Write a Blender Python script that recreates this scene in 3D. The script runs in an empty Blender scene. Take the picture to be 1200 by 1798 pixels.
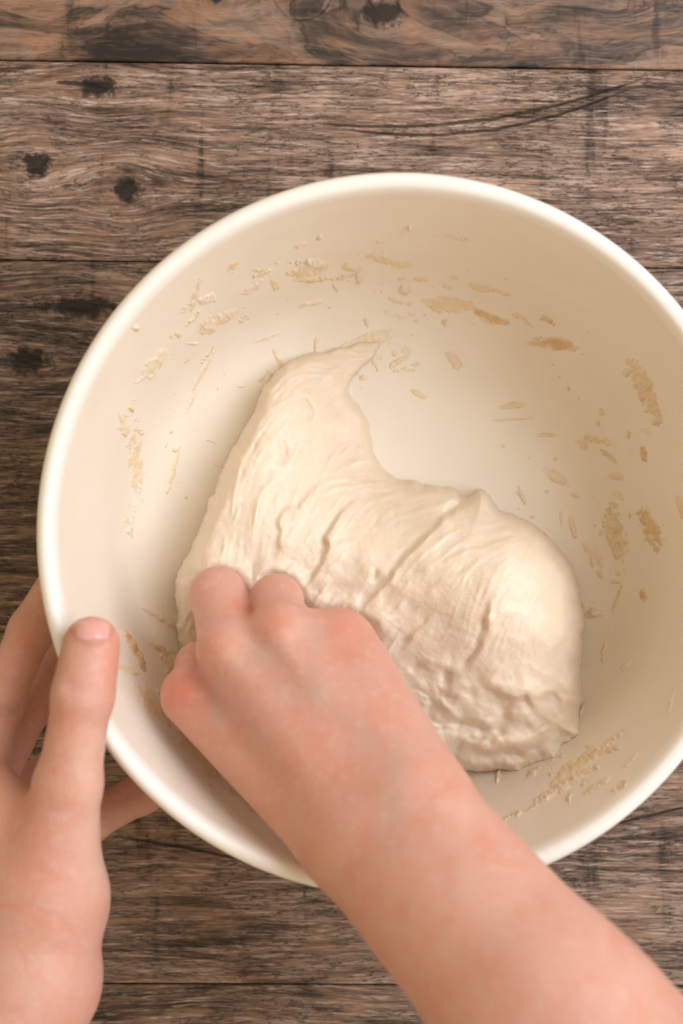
import bpy, math
import numpy as np

# ---------------------------------------------------------------- units
# everything below is laid out in "u" (1 u = 8.7 mm); meshes are written in metres
U = 0.0087
CAM_Z = 64.0                 # camera height above the table, u
FPX = 1798 * 50.0 / 36.0     # focal length in photograph pixels
CX, CY = 600.0, 899.0
sc = bpy.context.scene
rng = np.random.default_rng(7)

# ---------------------------------------------------------------- camera
cam_d = bpy.data.cameras.new("camera")
cam = bpy.data.objects.new("camera", cam_d)
sc.collection.objects.link(cam)
cam.location = (0, 0, CAM_Z * U)
cam.rotation_euler = (0, 0, 0)
cam_d.sensor_fit = 'VERTICAL'
cam_d.sensor_height = 36.0
cam_d.sensor_width = 24.0
cam_d.lens = 50.0
cam_d.clip_start = 0.01
cam_d.clip_end = 50.0
cam_d.dof.use_dof = True
cam_d.dof.focus_distance = 59.5 * U
cam_d.dof.aperture_fstop = 50.0 / (0.80 * 8.7)   # pupil about 0.8 u wide
sc.camera = cam

# ---------------------------------------------------------------- world and light
w = bpy.data.worlds.new("World")
sc.world = w
w.use_nodes = True
bg = w.node_tree.nodes["Background"]
bg.inputs[0].default_value = (1.0, 0.79, 0.52, 1)
bg.inputs[1].default_value = 0.66

def area(name, az, el, dist, sx, sy, power, col):
    d = bpy.data.lights.new(name, 'AREA')
    d.shape = 'RECTANGLE'
    d.size, d.size_y = sx * U, sy * U
    d.energy = power
    d.color = col
    o = bpy.data.objects.new(name, d)
    sc.collection.objects.link(o)
    a, e = math.radians(az), math.radians(el)
    v = np.array([math.cos(e) * math.cos(a), math.cos(e) * math.sin(a), math.sin(e)])
    from mathutils import Vector
    o.location = Vector(v * dist * U)
    o.rotation_euler = Vector(-v).to_track_quat('-Z', 'Y').to_euler()
    return o
area("window_light", 17, 51, 98, 80, 62, 7.3, (0.93, 0.985, 1.09))

sc.view_settings.view_transform = 'Standard'
sc.view_settings.look = 'None'
sc.view_settings.exposure = 0.0
sc.view_settings.gamma = 1.0
sc.render.engine = 'CYCLES'
sc.cycles.use_denoising = True
sc.cycles.max_bounces = 10
sc.cycles.diffuse_bounces = 6

# ---------------------------------------------------------------- helpers
def W(px, py, z):
    """photograph pixel at height z -> world u"""
    px = np.asarray(px, float); py = np.asarray(py, float); z = np.asarray(z, float)
    k = (CAM_Z - z) / FPX
    return np.stack([(px - CX) * k, -(py - CY) * k, z + 0 * px], -1)

def PX(p):
    k = FPX / (CAM_Z - p[..., 2])
    return CX + p[..., 0] * k, CY - p[..., 1] * k

def mesh(name, verts, faces, mat=None, parent=None, smooth=True, col=None):
    me = bpy.data.meshes.new(name)
    verts = np.asarray(verts, float) * U
    if isinstance(faces, np.ndarray):
        n, k = faces.shape
        me.vertices.add(len(verts)); me.vertices.foreach_set("co", verts.ravel())
        me.loops.add(n * k); me.loops.foreach_set("vertex_index", faces.ravel().astype(np.int32))
        me.polygons.add(n); me.polygons.foreach_set("loop_start", np.arange(0, n * k, k, dtype=np.int32))
        me.update(calc_edges=True)
    else:
        me.from_pydata(verts.tolist(), [], faces)
    me.validate()
    me.polygons.foreach_set("use_smooth", np.full(len(me.polygons), smooth))
    if col is not None:
        a = me.color_attributes.new("Col", 'FLOAT_COLOR', 'POINT')
        c = np.ones((len(verts), 4)); c[:, :3] = col
        a.data.foreach_set("color", c.ravel())
    me.update()
    o = bpy.data.objects.new(name, me)
    sc.collection.objects.link(o)
    if mat: me.materials.append(mat)
    if parent: o.parent = parent
    return o

def empty(name, **props):
    o = bpy.data.objects.new(name, None)
    sc.collection.objects.link(o)
    o.empty_display_size = 0.02
    for k, v in props.items(): o[k] = v
    return o

def _hash(ix, iy, seed):
    h = (ix.astype(np.int64) * 374761393 + iy.astype(np.int64) * 668265263 + seed * 974634777) & 0x7fffffff
    h = ((h ^ (h >> 13)) * 1274126177) & 0x7fffffff
    h = (h ^ (h >> 16)) & 0xffffff
    return h / float(0xffffff)

def vnoise(x, y, seed=0):
    ix = np.floor(x); iy = np.floor(y)
    fx = x - ix; fy = y - iy
    fx = fx * fx * fx * (fx * (fx * 6 - 15) + 10); fy = fy * fy * fy * (fy * (fy * 6 - 15) + 10)
    a = _hash(ix, iy, seed); b = _hash(ix + 1, iy, seed); c = _hash(ix, iy + 1, seed); d = _hash(ix + 1, iy + 1, seed)
    return (a + (b - a) * fx) * (1 - fy) + (c + (d - c) * fx) * fy

def fbm(x, y, seed=0, oct=4, gain=0.5):
    s = 0; a = 1; t = 0
    for i in range(oct):
        s = s + a * vnoise(x, y, seed + i * 17); t += a; a *= gain
        x = x * 2.03 + 11.3; y = y * 2.03 - 7.7
    return s / t - 0.5

def spline(pts, n=12, closed=False):
    P = np.asarray(pts, float); m = len(P); out = []
    rngi = range(m if closed else m - 1)
    for i in rngi:
        if closed:
            p0, p1, p2, p3 = P[(i - 1) % m], P[i], P[(i + 1) % m], P[(i + 2) % m]
        else:
            p0, p1, p2, p3 = P[max(i - 1, 0)], P[i], P[i + 1], P[min(i + 2, m - 1)]
        for t in np.arange(n) / n:
            out.append(0.5 * ((2 * p1) + (p2 - p0) * t + (2 * p0 - 5 * p1 + 4 * p2 - p3) * t * t + (3 * p1 - p0 - 3 * p2 + p3) * t ** 3))
    if not closed: out.append(P[-1])
    return np.array(out)

def tps(pts, vals, X, Y, lam=1e-3):
    P = np.asarray(pts, float) / 300.0; v = np.asarray(vals, float); n = len(P)
    def phi(r2): return np.where(r2 > 1e-12, 0.5 * r2 * np.log(np.maximum(r2, 1e-12)), 0)
    K = phi(((P[:, None] - P[None]) ** 2).sum(-1)) + lam * np.eye(n)
    A = np.zeros((n + 3, n + 3)); A[:n, :n] = K; A[:n, n] = 1; A[:n, n + 1:] = P; A[n, :n] = 1; A[n + 1:, :n] = P.T
    c = np.linalg.solve(A, np.r_[v, 0, 0, 0])
    x = X / 300.0; y = Y / 300.0
    o = c[n] + c[n + 1] * x + c[n + 2] * y
    for i in range(n): o = o + c[i] * phi((x - P[i, 0]) ** 2 + (y - P[i, 1]) ** 2)
    return o

def polydist(X, Y, poly):
    """distance to polyline, signed side (left/right of travel), fraction along"""
    best = np.full(X.shape, 1e9); side = np.zeros(X.shape); frac = np.zeros(X.shape)
    P = np.asarray(poly, float)
    L = np.r_[0, np.cumsum(np.hypot(*np.diff(P, axis=0).T))]
    for i in range(len(P) - 1):
        ax, ay = P[i]; bx, by = P[i + 1]; dx, dy = bx - ax, by - ay; l2 = dx * dx + dy * dy + 1e-9
        t = np.clip(((X - ax) * dx + (Y - ay) * dy) / l2, 0, 1)
        d = np.hypot(X - ax - t * dx, Y - ay - t * dy)
        m = d < best
        best = np.where(m, d, best)
        side = np.where(m, np.sign(dx * (Y - ay) - dy * (X - ax)), side)
        frac = np.where(m, (L[i] + t * (L[i + 1] - L[i])) / L[-1], frac)
    return best, side, frac

def inside(X, Y, poly):
    r = np.zeros(X.shape, bool); n = len(poly)
    for i in range(n):
        x1, y1 = poly[i]; x2, y2 = poly[(i + 1) % n]
        if y1 == y2: continue
        c = (y1 > Y) != (y2 > Y)
        r ^= c & (X < (x2 - x1) * (Y - y1) / (y2 - y1) + x1)
    return r

def sstep(a, b, x):
    t = np.clip((x - a) / (b - a), 0, 1); return t * t * (3 - 2 * t)

# ---------------------------------------------------------------- shader node helper
class S:
    """socket with arithmetic"""
    def __init__(s, nt, sock): s.nt = nt; s.s = sock
    def _m(s, op, *a, clamp=False):
        n = s.nt.nodes.new('ShaderNodeMath'); n.operation = op; n.use_clamp = clamp
        for i, v in enumerate((s,) + a):
            if isinstance(v, S): s.nt.links.new(v.s, n.inputs[i])
            else: n.inputs[i].default_value = v
        return S(s.nt, n.outputs[0])
    def __add__(s, o): return s._m('ADD', o)
    __radd__ = __add__
    def __sub__(s, o): return s._m('SUBTRACT', o)
    def __rsub__(s, o): return s._m('MULTIPLY', -1.0)._m('ADD', o)
    def __mul__(s, o): return s._m('MULTIPLY', o)
    __rmul__ = __mul__
    def __truediv__(s, o): return s._m('DIVIDE', o)
    def pow(s, o): return s._m('POWER', o)
    def sqrt(s): return s._m('SQRT')
    def exp(s): return s._m('EXPONENT')
    def abs(s): return s._m('ABSOLUTE')
    def max(s, o): return s._m('MAXIMUM', o)
    def min(s, o): return s._m('MINIMUM', o)
    def step(s, a, b):
        n = s.nt.nodes.new('ShaderNodeMapRange'); n.interpolation_type = 'SMOOTHSTEP'
        s.nt.links.new(s.s, n.inputs['Value'])
        n.inputs['From Min'].default_value = min(a, b); n.inputs['From Max'].default_value = max(a, b)
        n.inputs['To Min'].default_value = 0.0 if a < b else 1.0; n.inputs['To Max'].default_value = 1.0 if a < b else 0.0
        return S(s.nt, n.outputs[0])

def vec(nt, x, y, z):
    n = nt.nodes.new('ShaderNodeCombineXYZ')
    for i, v in enumerate((x, y, z)):
        if isinstance(v, S): nt.links.new(v.s, n.inputs[i])
        else: n.inputs[i].default_value = v
    return S(nt, n.outputs[0])

def noise(nt, v, scale=1.0, detail=4.0, rough=0.55, dist=0.0):
    n = nt.nodes.new('ShaderNodeTexNoise')
    if v is not None: nt.links.new(v.s, n.inputs['Vector'])
    n.inputs['Scale'].default_value = scale; n.inputs['Detail'].default_value = detail
    n.inputs['Roughness'].default_value = rough; n.inputs['Distortion'].default_value = dist
    return S(nt, n.outputs[0])

def ramp(nt, f, stops):
    n = nt.nodes.new('ShaderNodeValToRGB')
    e = n.color_ramp.elements
    while len(e) < len(stops): e.new(0.5)
    for el, (p, c) in zip(e, stops): el.position = p; el.color = (*c, 1)
    nt.links.new(f.s, n.inputs[0])
    return n.outputs[0]

def mix(nt, f, a, b, mode='MIX'):
    n = nt.nodes.new('ShaderNodeMix'); n.data_type = 'RGBA'; n.blend_type = mode
    for i, v in ((0, f), (6, a), (7, b)):
        if isinstance(v, S): nt.links.new(v.s, n.inputs[i])
        elif isinstance(v, bpy.types.NodeSocket): nt.links.new(v, n.inputs[i])
        elif i == 0: n.inputs[0].default_value = v
        else: n.inputs[i].default_value = (*v, 1)
    return n.outputs[2]

def material(name):
    m = bpy.data.materials.new(name); m.use_nodes = True
    nt = m.node_tree
    return m, nt, nt.nodes['Principled BSDF']

def coords(nt):
    tc = nt.nodes.new('ShaderNodeTexCoord')
    vm = nt.nodes.new('ShaderNodeVectorMath'); vm.operation = 'SCALE'
    vm.inputs['Scale'].default_value = 1.0 / U
    nt.links.new(tc.outputs['Object'], vm.inputs[0])
    return S(nt, vm.outputs[0])

def sep(nt, v):
    n = nt.nodes.new('ShaderNodeSeparateXYZ'); nt.links.new(v.s, n.inputs[0])
    return [S(nt, o) for o in n.outputs]

def bump(nt, bsdf, h, strength, dist):
    n = nt.nodes.new('ShaderNodeBump')
    n.inputs['Strength'].default_value = strength; n.inputs['Distance'].default_value = dist * U
    nt.links.new(h.s, n.inputs['Height']); nt.links.new(n.outputs[0], bsdf.inputs['Normal'])

# ---------------------------------------------------------------- wooden planks
K0 = FPX / CAM_Z
def tx(px): return (px - CX) / K0
def ty(py): return -(py - CY) / K0

def wood(seed, knots=(), splits=(), tint=(1, 1, 1), smooth=0.0, dark=0.0, slope=0.0, rings=()):
    m, nt, b = material("weathered_plank")
    x, y, z = sep(nt, coords(nt))
    y = y + x * slope
    warp = noise(nt, vec(nt, x * 0.07, y * 0.22, seed), 1, 2) - 0.5
    y1 = y + warp * (2.6 if smooth else 0.9)
    km = None
    for kx, ky, r, asp in knots:
        dx = (x - tx(kx)) / asp; dy = y - ty(ky)
        d2 = dx * dx + dy * dy
        y1 = y1 + dy * (d2 * (-1.0 / (3.2 * r) ** 2)).exp() * (-0.55)
        d = (d2).sqrt() + (noise(nt, vec(nt, x * 2.2, y * 2.2, seed), 1, 3) - 0.5) * (r * 1.7)
        mk = d.step(r * 1.15, r * 0.55)
        km = mk if km is None else km.max(mk)
    g = noise(nt, vec(nt, x * 0.16, y1 * 2.3, seed + 3.1), 1, 7, 0.62, 0.25)
    fib = noise(nt, vec(nt, x * 0.36, y1 * 6.0, seed + 7.7), 1, 5, 0.64, 0.5)
    fine = noise(nt, vec(nt, x * 1.3, y1 * 10.5, seed + 1.2), 1, 3, 0.6, 0.5)
    blot = noise(nt, vec(nt, x * 0.13, y1 * 0.42, seed + 5.5), 1, 4, 0.55, 0.6)
    stain = noise(nt, vec(nt, x * 0.75, y * 0.10, seed + 9.3), 1, 4, 0.6)
    rubbed = noise(nt, vec(nt, x * 0.35, y1 * 0.9, seed + 2.2), 1, 5, 0.6, 0.8)
    if smooth:
        t = g * 0.35 + blot * 0.75 + fine * 0.10 + rubbed * 0.25 - 0.26
    else:
        t = g * 0.42 + fib * 0.45 + blot * 0.35 + fine * 0.22 - 0.22
    if smooth:
        ph = blot * 7.0
        ct = (ph - ph._m('FLOOR') - 0.5).abs().step(0.10, 0.0)
        t = t - ct * 0.07 + (ph - ph._m('FLOOR')) * 0.06
    for kx, ky, rr in rings:
        dd = ((x - tx(kx)) * (x - tx(kx)) + (y - ty(ky)) * (y - ty(ky))).sqrt() + (noise(nt, vec(nt, x * 0.8, y * 0.8, seed), 1, 3) - 0.5) * 0.25
        t = t - (dd - rr).abs().step(0.09, 0.0) * 0.14 * noise(nt, vec(nt, x * 0.7, y * 0.7, seed + 6.0), 1, 2).step(0.35, 0.6) - (dd - rr * 0.97).step(0.0, -0.5) * 0.03
    t = t - (stain.step(0.56, 0.72)) * 0.10 - dark
    c = ramp(nt, t, [(0.32, (0.020, 0.014, 0.010)), (0.41, (0.095, 0.063, 0.045)), (0.49, (0.240, 0.165, 0.123)),
                     (0.58, (0.385, 0.280, 0.218)), (0.70, (0.58, 0.45, 0.37))])
    warmc = ramp(nt, t, [(0.32, (0.020, 0.013, 0.009)), (0.41, (0.095, 0.053, 0.033)), (0.50, (0.270, 0.155, 0.095)),
                         (0.61, (0.44, 0.265, 0.168)), (0.74, (0.58, 0.38, 0.26))])
    wf = rubbed.step(0.45, 0.62) * (1.0 if smooth else 0.55)
    c = mix(nt, wf, c, warmc)
    # dark open cracks in the grain
    crack = noise(nt, vec(nt, x * 0.55, y1 * 5.0, seed + 13.0), 1, 4, 0.7, 0.3)
    cm = (crack - 0.5).abs().step(0.022, 0.004) * rubbed.step(0.62, 0.40) * (0.30 if smooth else 0.65)
    c = mix(nt, cm, c, (0.012, 0.009, 0.007))
    light = (fib * 0.6 + fine * 0.4).step(0.53, 0.63) * rubbed.step(0.30, 0.48) * (0.10 if smooth else 0.60)
    c = mix(nt, light, c, (0.62, 0.53, 0.475))
    h = fib * 0.6 + fine * 0.35 - cm * 0.8
    sm = None
    for (x0, y0, x1, yend, bow, wd) in splits:
        X0, X1 = tx(x0), tx(x1); Y0, Y1 = ty(y0), ty(yend)
        u = (x - X0) * (1.0 / (X1 - X0))
        yc = Y0 + u * (Y1 - Y0) + u * (1.0 - u) * (bow / K0 * -4.0) + (noise(nt, vec(nt, x * 0.8, seed, 0.0), 1, 4) - 0.5) * 0.30
        ww = (u * (1.0 - u)).max(0.0).sqrt() * (2.0 * wd / K0) * (noise(nt, vec(nt, x * 1.1, seed + 4.0, 0.0), 1, 5, 0.7) * 2.2 - 0.45) + (fine - 0.5) * 0.08
        q = (y - yc).abs() - ww
        mk = q.step(0.05, -0.03) * u.step(0.0, 0.12) * u.step(1.0, 0.85) * 0.85
        sm = mk if sm is None else sm.max(mk)
    for e, ds in ((sm, 1.6), (km, 1.2)):
        if e is not None:
            c = mix(nt, e * 0.92, c, (0.012, 0.009, 0.007))
            h = h - e * ds
    c = mix(nt, 1.0, c, (tint[0] * 0.77, tint[1] * 0.735, tint[2] * 0.715), 'MULTIPLY')
    nt.links.new(c, b.inputs['Base Color'])
    rg = 0.62 - fib * 0.25
    if km is not None: rg = rg + km * 0.3
    nt.links.new(rg.s, b.inputs['Roughness'])
    b.inputs['Specular IOR Level'].default_value = 0.45
    bump(nt, b, h, 0.45 if smooth else 0.85, 0.10 if smooth else 0.16)
    return m

table = empty("table_top", kind="structure", label="rustic brown weathered plank table top under the bowl", category="table")
edges = [(-420, -402), (105, 123), (456, 470.5), (1146, 1150), (1727, 1732), (2300, 2300)]   # photograph y at x = 0 and 1200
wmats = [
    wood(1.0, knots=[(672, 22, 0.75, 1.3), (378, 0, 0.3, 1.4)], rings=[(531, -16, 1.36)], tint=(0.98, 0.93, 0.90), smooth=1.0, dark=0.015, slope=0.015),
    wood(23.0, knots=[(62, 296, 0.62, 1.1), (222, 339, 0.62, 1.05), (172, 158, 0.5, 1.7)],
         splits=[(530, 214, 1150, 122, 40, 2.6), (590, 224, 1120, 142, 42, 2.4), (95, 150, 185, 158, 0, 4)], tint=(1.22, 1.2, 1.21), slope=0.013),
    wood(41.0, knots=[(48, 640, 0.62, 1.8), (145, 545, 0.55, 3.0)], tint=(0.92, 0.91, 0.91), dark=0.02, slope=0.012),
    wood(67.0, splits=[(200, 1470, 470, 1520, -4, 3), (880, 1480, 1260, 1400, 6, 1.8)], tint=(1.08, 1.07, 1.06), slope=0.004),
    wood(85.0, knots=[(420, 1840, 0.8, 2.4)], tint=(1, .99, .98), dark=0.01, slope=0.004),
]
for i in range(5):
    xs = (-900.0, 2100.0)
    def yl(e, xx): return ty(e[0] + (e[1] - e[0]) * xx / 1200.0)
    gap = 0.035
    P = []
    zt = [0.0, -0.03, -0.012, -0.025, -0.005][i]
    be = 0.05
    top = [(tx(xs[0]), yl(edges[i + 1], xs[0]) + gap), (tx(xs[1]), yl(edges[i + 1], xs[1]) + gap),
           (tx(xs[1]), yl(edges[i], xs[1]) - gap), (tx(xs[0]), yl(edges[i], xs[0]) - gap)]
    ins = [(be, be), (-be, be), (-be, -be), (be, -be)]
    v = [(a[0], a[1], -2.2) for a in top] + [(a[0], a[1], zt - be) for a in top] + [(a[0] + d[0], a[1] + d[1], zt) for a, d in zip(top, ins)]
    f = [(3, 2, 1, 0), (8, 9, 10, 11)]
    for k in range(4):
        n = (k + 1) % 4
        f += [(k, n, 4 + n, 4 + k), (4 + k, 4 + n, 8 + n, 8 + k)]
    mesh("plank", v, f, wmats[i], table, smooth=False)
# the boards' dark underlay closing the joints
mu, nt, b = material("underlay"); b.inputs['Base Color'].default_value = (0.02, 0.015, 0.012, 1); b.inputs['Roughness'].default_value = 0.9
mesh("underlay", [(tx(-880), ty(2280), -2.3), (tx(2080), ty(2280), -2.3), (tx(2080), ty(-400), -2.3), (tx(-880), ty(-400), -2.3),
                  (tx(-880), ty(2280), -2.8), (tx(2080), ty(2280), -2.8), (tx(2080), ty(-400), -2.8), (tx(-880), ty(-400), -2.8)],
     [(0, 1, 2, 3), (7, 6, 5, 4), (0, 4, 5, 1), (1, 5, 6, 2), (2, 6, 7, 3), (3, 7, 4, 0)], mu, table, smooth=False)

# ---------------------------------------------------------------- mixing bowl
AX = (701.3 - CX) * (CAM_Z - 12.5) / FPX
AY = -(938.9 - CY) * (CAM_Z - 12.5) / FPX
inner = spline([(0.01, 0.80), (3, 0.80), (6.0, 0.82), (7.8, 0.95), (9.2, 1.35), (10.2, 2.1), (10.85, 3.2), (11.3, 4.8), (11.65, 6.8), (12.0, 8.8), (12.3, 10.8), (12.46, 11.85)], 8)
lip = spline([(12.46, 11.85), (12.52, 12.16), (12.64, 12.38), (12.83, 12.48), (13.0, 12.46), (13.15, 12.32), (13.2, 12.1), (13.2, 11.75), (13.12, 11.52), (12.95, 11.42), (12.7, 11.38)], 5)
outer = spline([(12.7, 11.38), (12.6, 10.8), (12.4, 9.0), (12.1, 7.0), (11.75, 4.8), (11.25, 3.0), (10.5, 1.7), (9.5, 0.85), (8.6, 0.45), (8.2, 0.25), (8.1, 0.02), (7.7, 0.0), (7.4, 0.15), (6.5, 0.3), (3.5, 0.3), (0.01, 0.3)], 5)
def bowlz(x, y):
    r = np.hypot(x - AX, y - AY)
    return np.interp(r, inner[:, 0], inner[:, 1])
def bowln(x, y):
    e = 0.02
    gx = (bowlz(x + e, y) - bowlz(x - e, y)) / (2 * e); gy = (bowlz(x, y + e) - bowlz(x, y - e)) / (2 * e)
    n = np.stack([-gx, -gy, np.ones_like(gx)], -1)
    return n / np.linalg.norm(n, axis=-1, keepdims=True)
def onbowl(px, py, lift=0.0):
    """photograph pixel -> point on the inside of the bowl"""
    z = np.full(np.shape(px), 3.0)
    for _ in range(30):
        p = W(px, py, z); z = 0.5 * z + 0.5 * np.minimum(bowlz(p[..., 0], p[..., 1]), 11.8)
    return W(px, py, z)

bm_, nt, b = material("cream_stoneware")
cc = coords(nt)
n1 = noise(nt, cc, 0.35, 3, 0.5)
col = ramp(nt, n1, [(0.35, (0.79, 0.72, 0.61)), (0.65, (0.815, 0.75, 0.645))])
nt.links.new(col, b.inputs['Base Color'])
r_ = noise(nt, cc, 1.3, 5, 0.6) * 0.22 + 0.24
nt.links.new(r_.s, b.inputs['Roughness'])
b.inputs['Specular IOR Level'].default_value = 0.5
bowl = empty("mixing_bowl", label="large cream white mixing bowl holding the dough on the planks", category="bowl")
def lathe(name, prof, parent, segs=256, mat=None):
    n = len(prof); t = np.linspace(0, 2 * np.pi, segs, endpoint=False)
    v = np.stack([AX + prof[:, None, 0] * np.cos(t), AY + prof[:, None, 0] * np.sin(t), np.repeat(prof[:, None, 1], segs, 1)], -1).reshape(-1, 3)
    i = np.arange(n - 1)[:, None] * segs; j = np.arange(segs)[None]; k = (j + 1) % segs
    f = np.stack([i + j, i + segs + j, i + segs + k, i + k], -1).reshape(-1, 4)
    return mesh(name, v, f[:, ::-1], mat or bm_, parent)
lathe("inner_wall", inner, bowl)
bm2 = bm_.copy()
for e_, c_ in zip([n for n in bm2.node_tree.nodes if n.type == 'VALTORGB'][0].color_ramp.elements, ((0.83, 0.79, 0.73), (0.85, 0.815, 0.76))): e_.color = (*c_, 1)
lathe("rim", lip, bowl, mat=bm2)
lathe("outer_wall", outer, bowl)

# ---------------------------------------------------------------- dough
def dough_mat(name, c0, c1, sss=0.75, rough=0.46, bscale=1.0, film=False):
    m, nt, b = material(name)
    cc = coords(nt)
    n1 = noise(nt, cc, 0.9, 4, 0.6)
    c = ramp(nt, n1, [(0.35, c0), (0.65, c1)])
    if film:
        at = nt.nodes.new('ShaderNodeAttribute'); at.attribute_name = "Col"
        c = mix(nt, S(nt, at.outputs['Fac']), (0.80, 0.735, 0.625), c)
    nt.links.new(c, b.inputs['Base Color'])
    b.inputs['Roughness'].default_value = rough
    b.inputs['Specular IOR Level'].default_value = 0.5
    b.inputs['Subsurface Weight'].default_value = sss
    b.inputs['Subsurface Radius'].default_value = (1.0, 0.55, 0.28)
    b.inputs['Subsurface Scale'].default_value = 0.42 * U
    h = noise(nt, cc, 7.0, 5, 0.6)
    bump(nt, b, h, 0.55 * bscale, 0.05)
    return m
M_dough = dough_mat("bread_dough", (0.77, 0.65, 0.505), (0.79, 0.68, 0.55))
M_scrap = dough_mat("dough_scrap", (0.79, 0.64, 0.455), (0.81, 0.69, 0.53), sss=0.0, rough=0.45, film=True)
M_film = dough_mat("dried_dough", (0.77, 0.60, 0.37), (0.80, 0.66, 0.44), sss=0.0, rough=0.45, film=True)
M_wet = dough_mat("wet_flour_paste", (0.62, 0.40, 0.19), (0.72, 0.53, 0.31), sss=0.0, rough=0.35, film=True)

step = 2.0
X, Y = np.meshgrid(np.arange(290, 1045, step), np.arange(600, 1385, step))
out_pts = [(452, 712), (462, 684), (490, 650), (522, 630), (556, 620), (598, 612), (632, 598), (658, 590), (668, 600), (660, 620), (642, 640), (622, 658), (612, 684), (622, 704), (642, 728), (652, 762), (662, 800), (690, 838), (740, 848),
           (795, 858), (818, 872), (832, 868), (846, 858), (862, 872), (880, 896), (925, 915), (962, 942), (992, 974), (1011, 1010), (1021, 1060), (1025, 1110),
           (1020, 1170), (1023, 1225), (1016, 1262), (1014, 1292), (990, 1308), (972, 1328), (935, 1342), (905, 1354), (868, 1352), (830, 1354), (770, 1340), (680, 1340),
           (560, 1330), (440, 1290), (360, 1220), (322, 1150), (312, 1100), (307, 1032), (320, 990), (340, 950), (362, 905), (376, 858), (398, 812), (424, 764)]
outline = spline(out_pts, 8, closed=True)
jit = np.array([fbm(outline[:, 0] / 22.0, outline[:, 1] / 22.0, 3, 4), fbm(outline[:, 0] / 22.0, outline[:, 1] / 22.0, 9, 4)]).T * 11
smooth_outline = outline.copy()
outline = outline + jit
d, _, _ = polydist(X, Y, np.vstack([outline, outline[:1]]))
d = np.where(inside(X, Y, outline), d, -d)
ds, _, _ = polydist(X, Y, np.vstack([smooth_outline, smooth_outline[:1]]))
ds = np.where(inside(X, Y, smooth_outline), ds, -ds)
mixd = sstep(2, 14, ds)
dp = np.where(d < 0, d, np.maximum(d * (1 - mixd) + np.maximum(ds, 0) * mixd, 0.3) + 0)
top = [(640, 612, 1.35), (672, 590, 1.25), (606, 622, 1.8), (550, 650, 2.4), (500, 690, 3.6), (480, 750, 4.6), (450, 830, 5.2), (410, 920, 5.8), (370, 1000, 6.0), (335, 1050, 5.4), (560, 710, 2.9), (590, 780, 2.4), (540, 800, 3.6), (560, 880, 4.4),
       (640, 860, 3.3), (640, 960, 5.4), (540, 980, 5.3), (740, 890, 4.6), (845, 890, 5.6), (800, 960, 6.4), (900, 980, 7.4), (960, 1050, 7.4), (960, 1130, 7.6), (860, 1080, 7.4), (840, 1170, 6.8),
       (930, 1200, 6.8), (970, 1260, 6.2), (880, 1280, 6.0), (850, 1330, 5.4), (740, 1100, 6.2), (760, 1200, 5.8), (700, 1300, 5.0), (560, 1200, 4.8), (450, 1180, 4.6), (380, 1130, 4.4), (560, 1080, 5.0), (460, 1060, 4.8)]
ZT = tps([t[:2] for t in top], [t[2] for t in top], X, Y, 0.01)
wid = [(530, 640, 30), (480, 680, 40), (430, 780, 55), (360, 920, 60), (310, 1050, 50), (620, 700, 34), (650, 780, 80), (740, 850, 60), (846, 870, 40), (960, 950, 60), (1020, 1100, 75), (1015, 1270, 60), (900, 1350, 50), (700, 1340, 60), (400, 1250, 60)]
WD = 0.45 * np.clip(tps([t[:2] for t in wid], [t[2] for t in wid], X, Y, 0.01), 22, 90) * (1.0 + 1.1 * fbm(X / 45, Y / 45, 15, 2))
t_ = np.clip(dp / WD, 0, 1)
prof = (1 - (1 - t_) ** 2.3) ** (1 / 2.3)
td = np.clip(dp / 170.0, 0, 1); dome = (1 - (1 - td) ** 2) ** 0.5
prof = 0.62 * prof + 0.38 * dome

# direction of stretch: line integral convolution of noise along the pull of the dough
dirs = [(400, 950, .35, -1), (360, 1000, .3, -1), (470, 760, .55, -1), (520, 660, 1, -.4), (560, 640, 1, .05), (560, 760, .5, -1), (520, 900, .3, -1), (600, 930, .6, -1), (640, 850, 1, -.25), (740, 870, 1, .02), (700, 1000, .7, -.8),
        (800, 930, .8, -.6), (660, 1080, .55, -.8), (880, 930, 1, -.35), (960, 960, .8, .3), (1000, 1050, .35, 1), (1000, 1180, .1, 1), (900, 1040, .6, -.8), (860, 1100, .4, -.9), (780, 1080, .6, -.9), (930, 1150, .3, -.9), (900, 1250, 1, .3), (850, 1330, 1, 0), (960, 1290, .8, -.5), (760, 1200, .8, .4)]
ca = np.zeros_like(X); sa = np.zeros_like(X); ws = np.zeros_like(X)
for px, py, dx, dy in dirs:
    a = 2 * math.atan2(dy, dx); wgt = 1 / (((X - px) ** 2 + (Y - py) ** 2) / 60.0 ** 2 + 0.15) ** 1.6
    ca += wgt * math.cos(a); sa += wgt * math.sin(a); ws += wgt
th = 0.5 * np.arctan2(sa, ca) + 1.1 * fbm(X / 60, Y / 60, 5, 3)
VX, VY = np.cos(th), np.sin(th)
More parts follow.
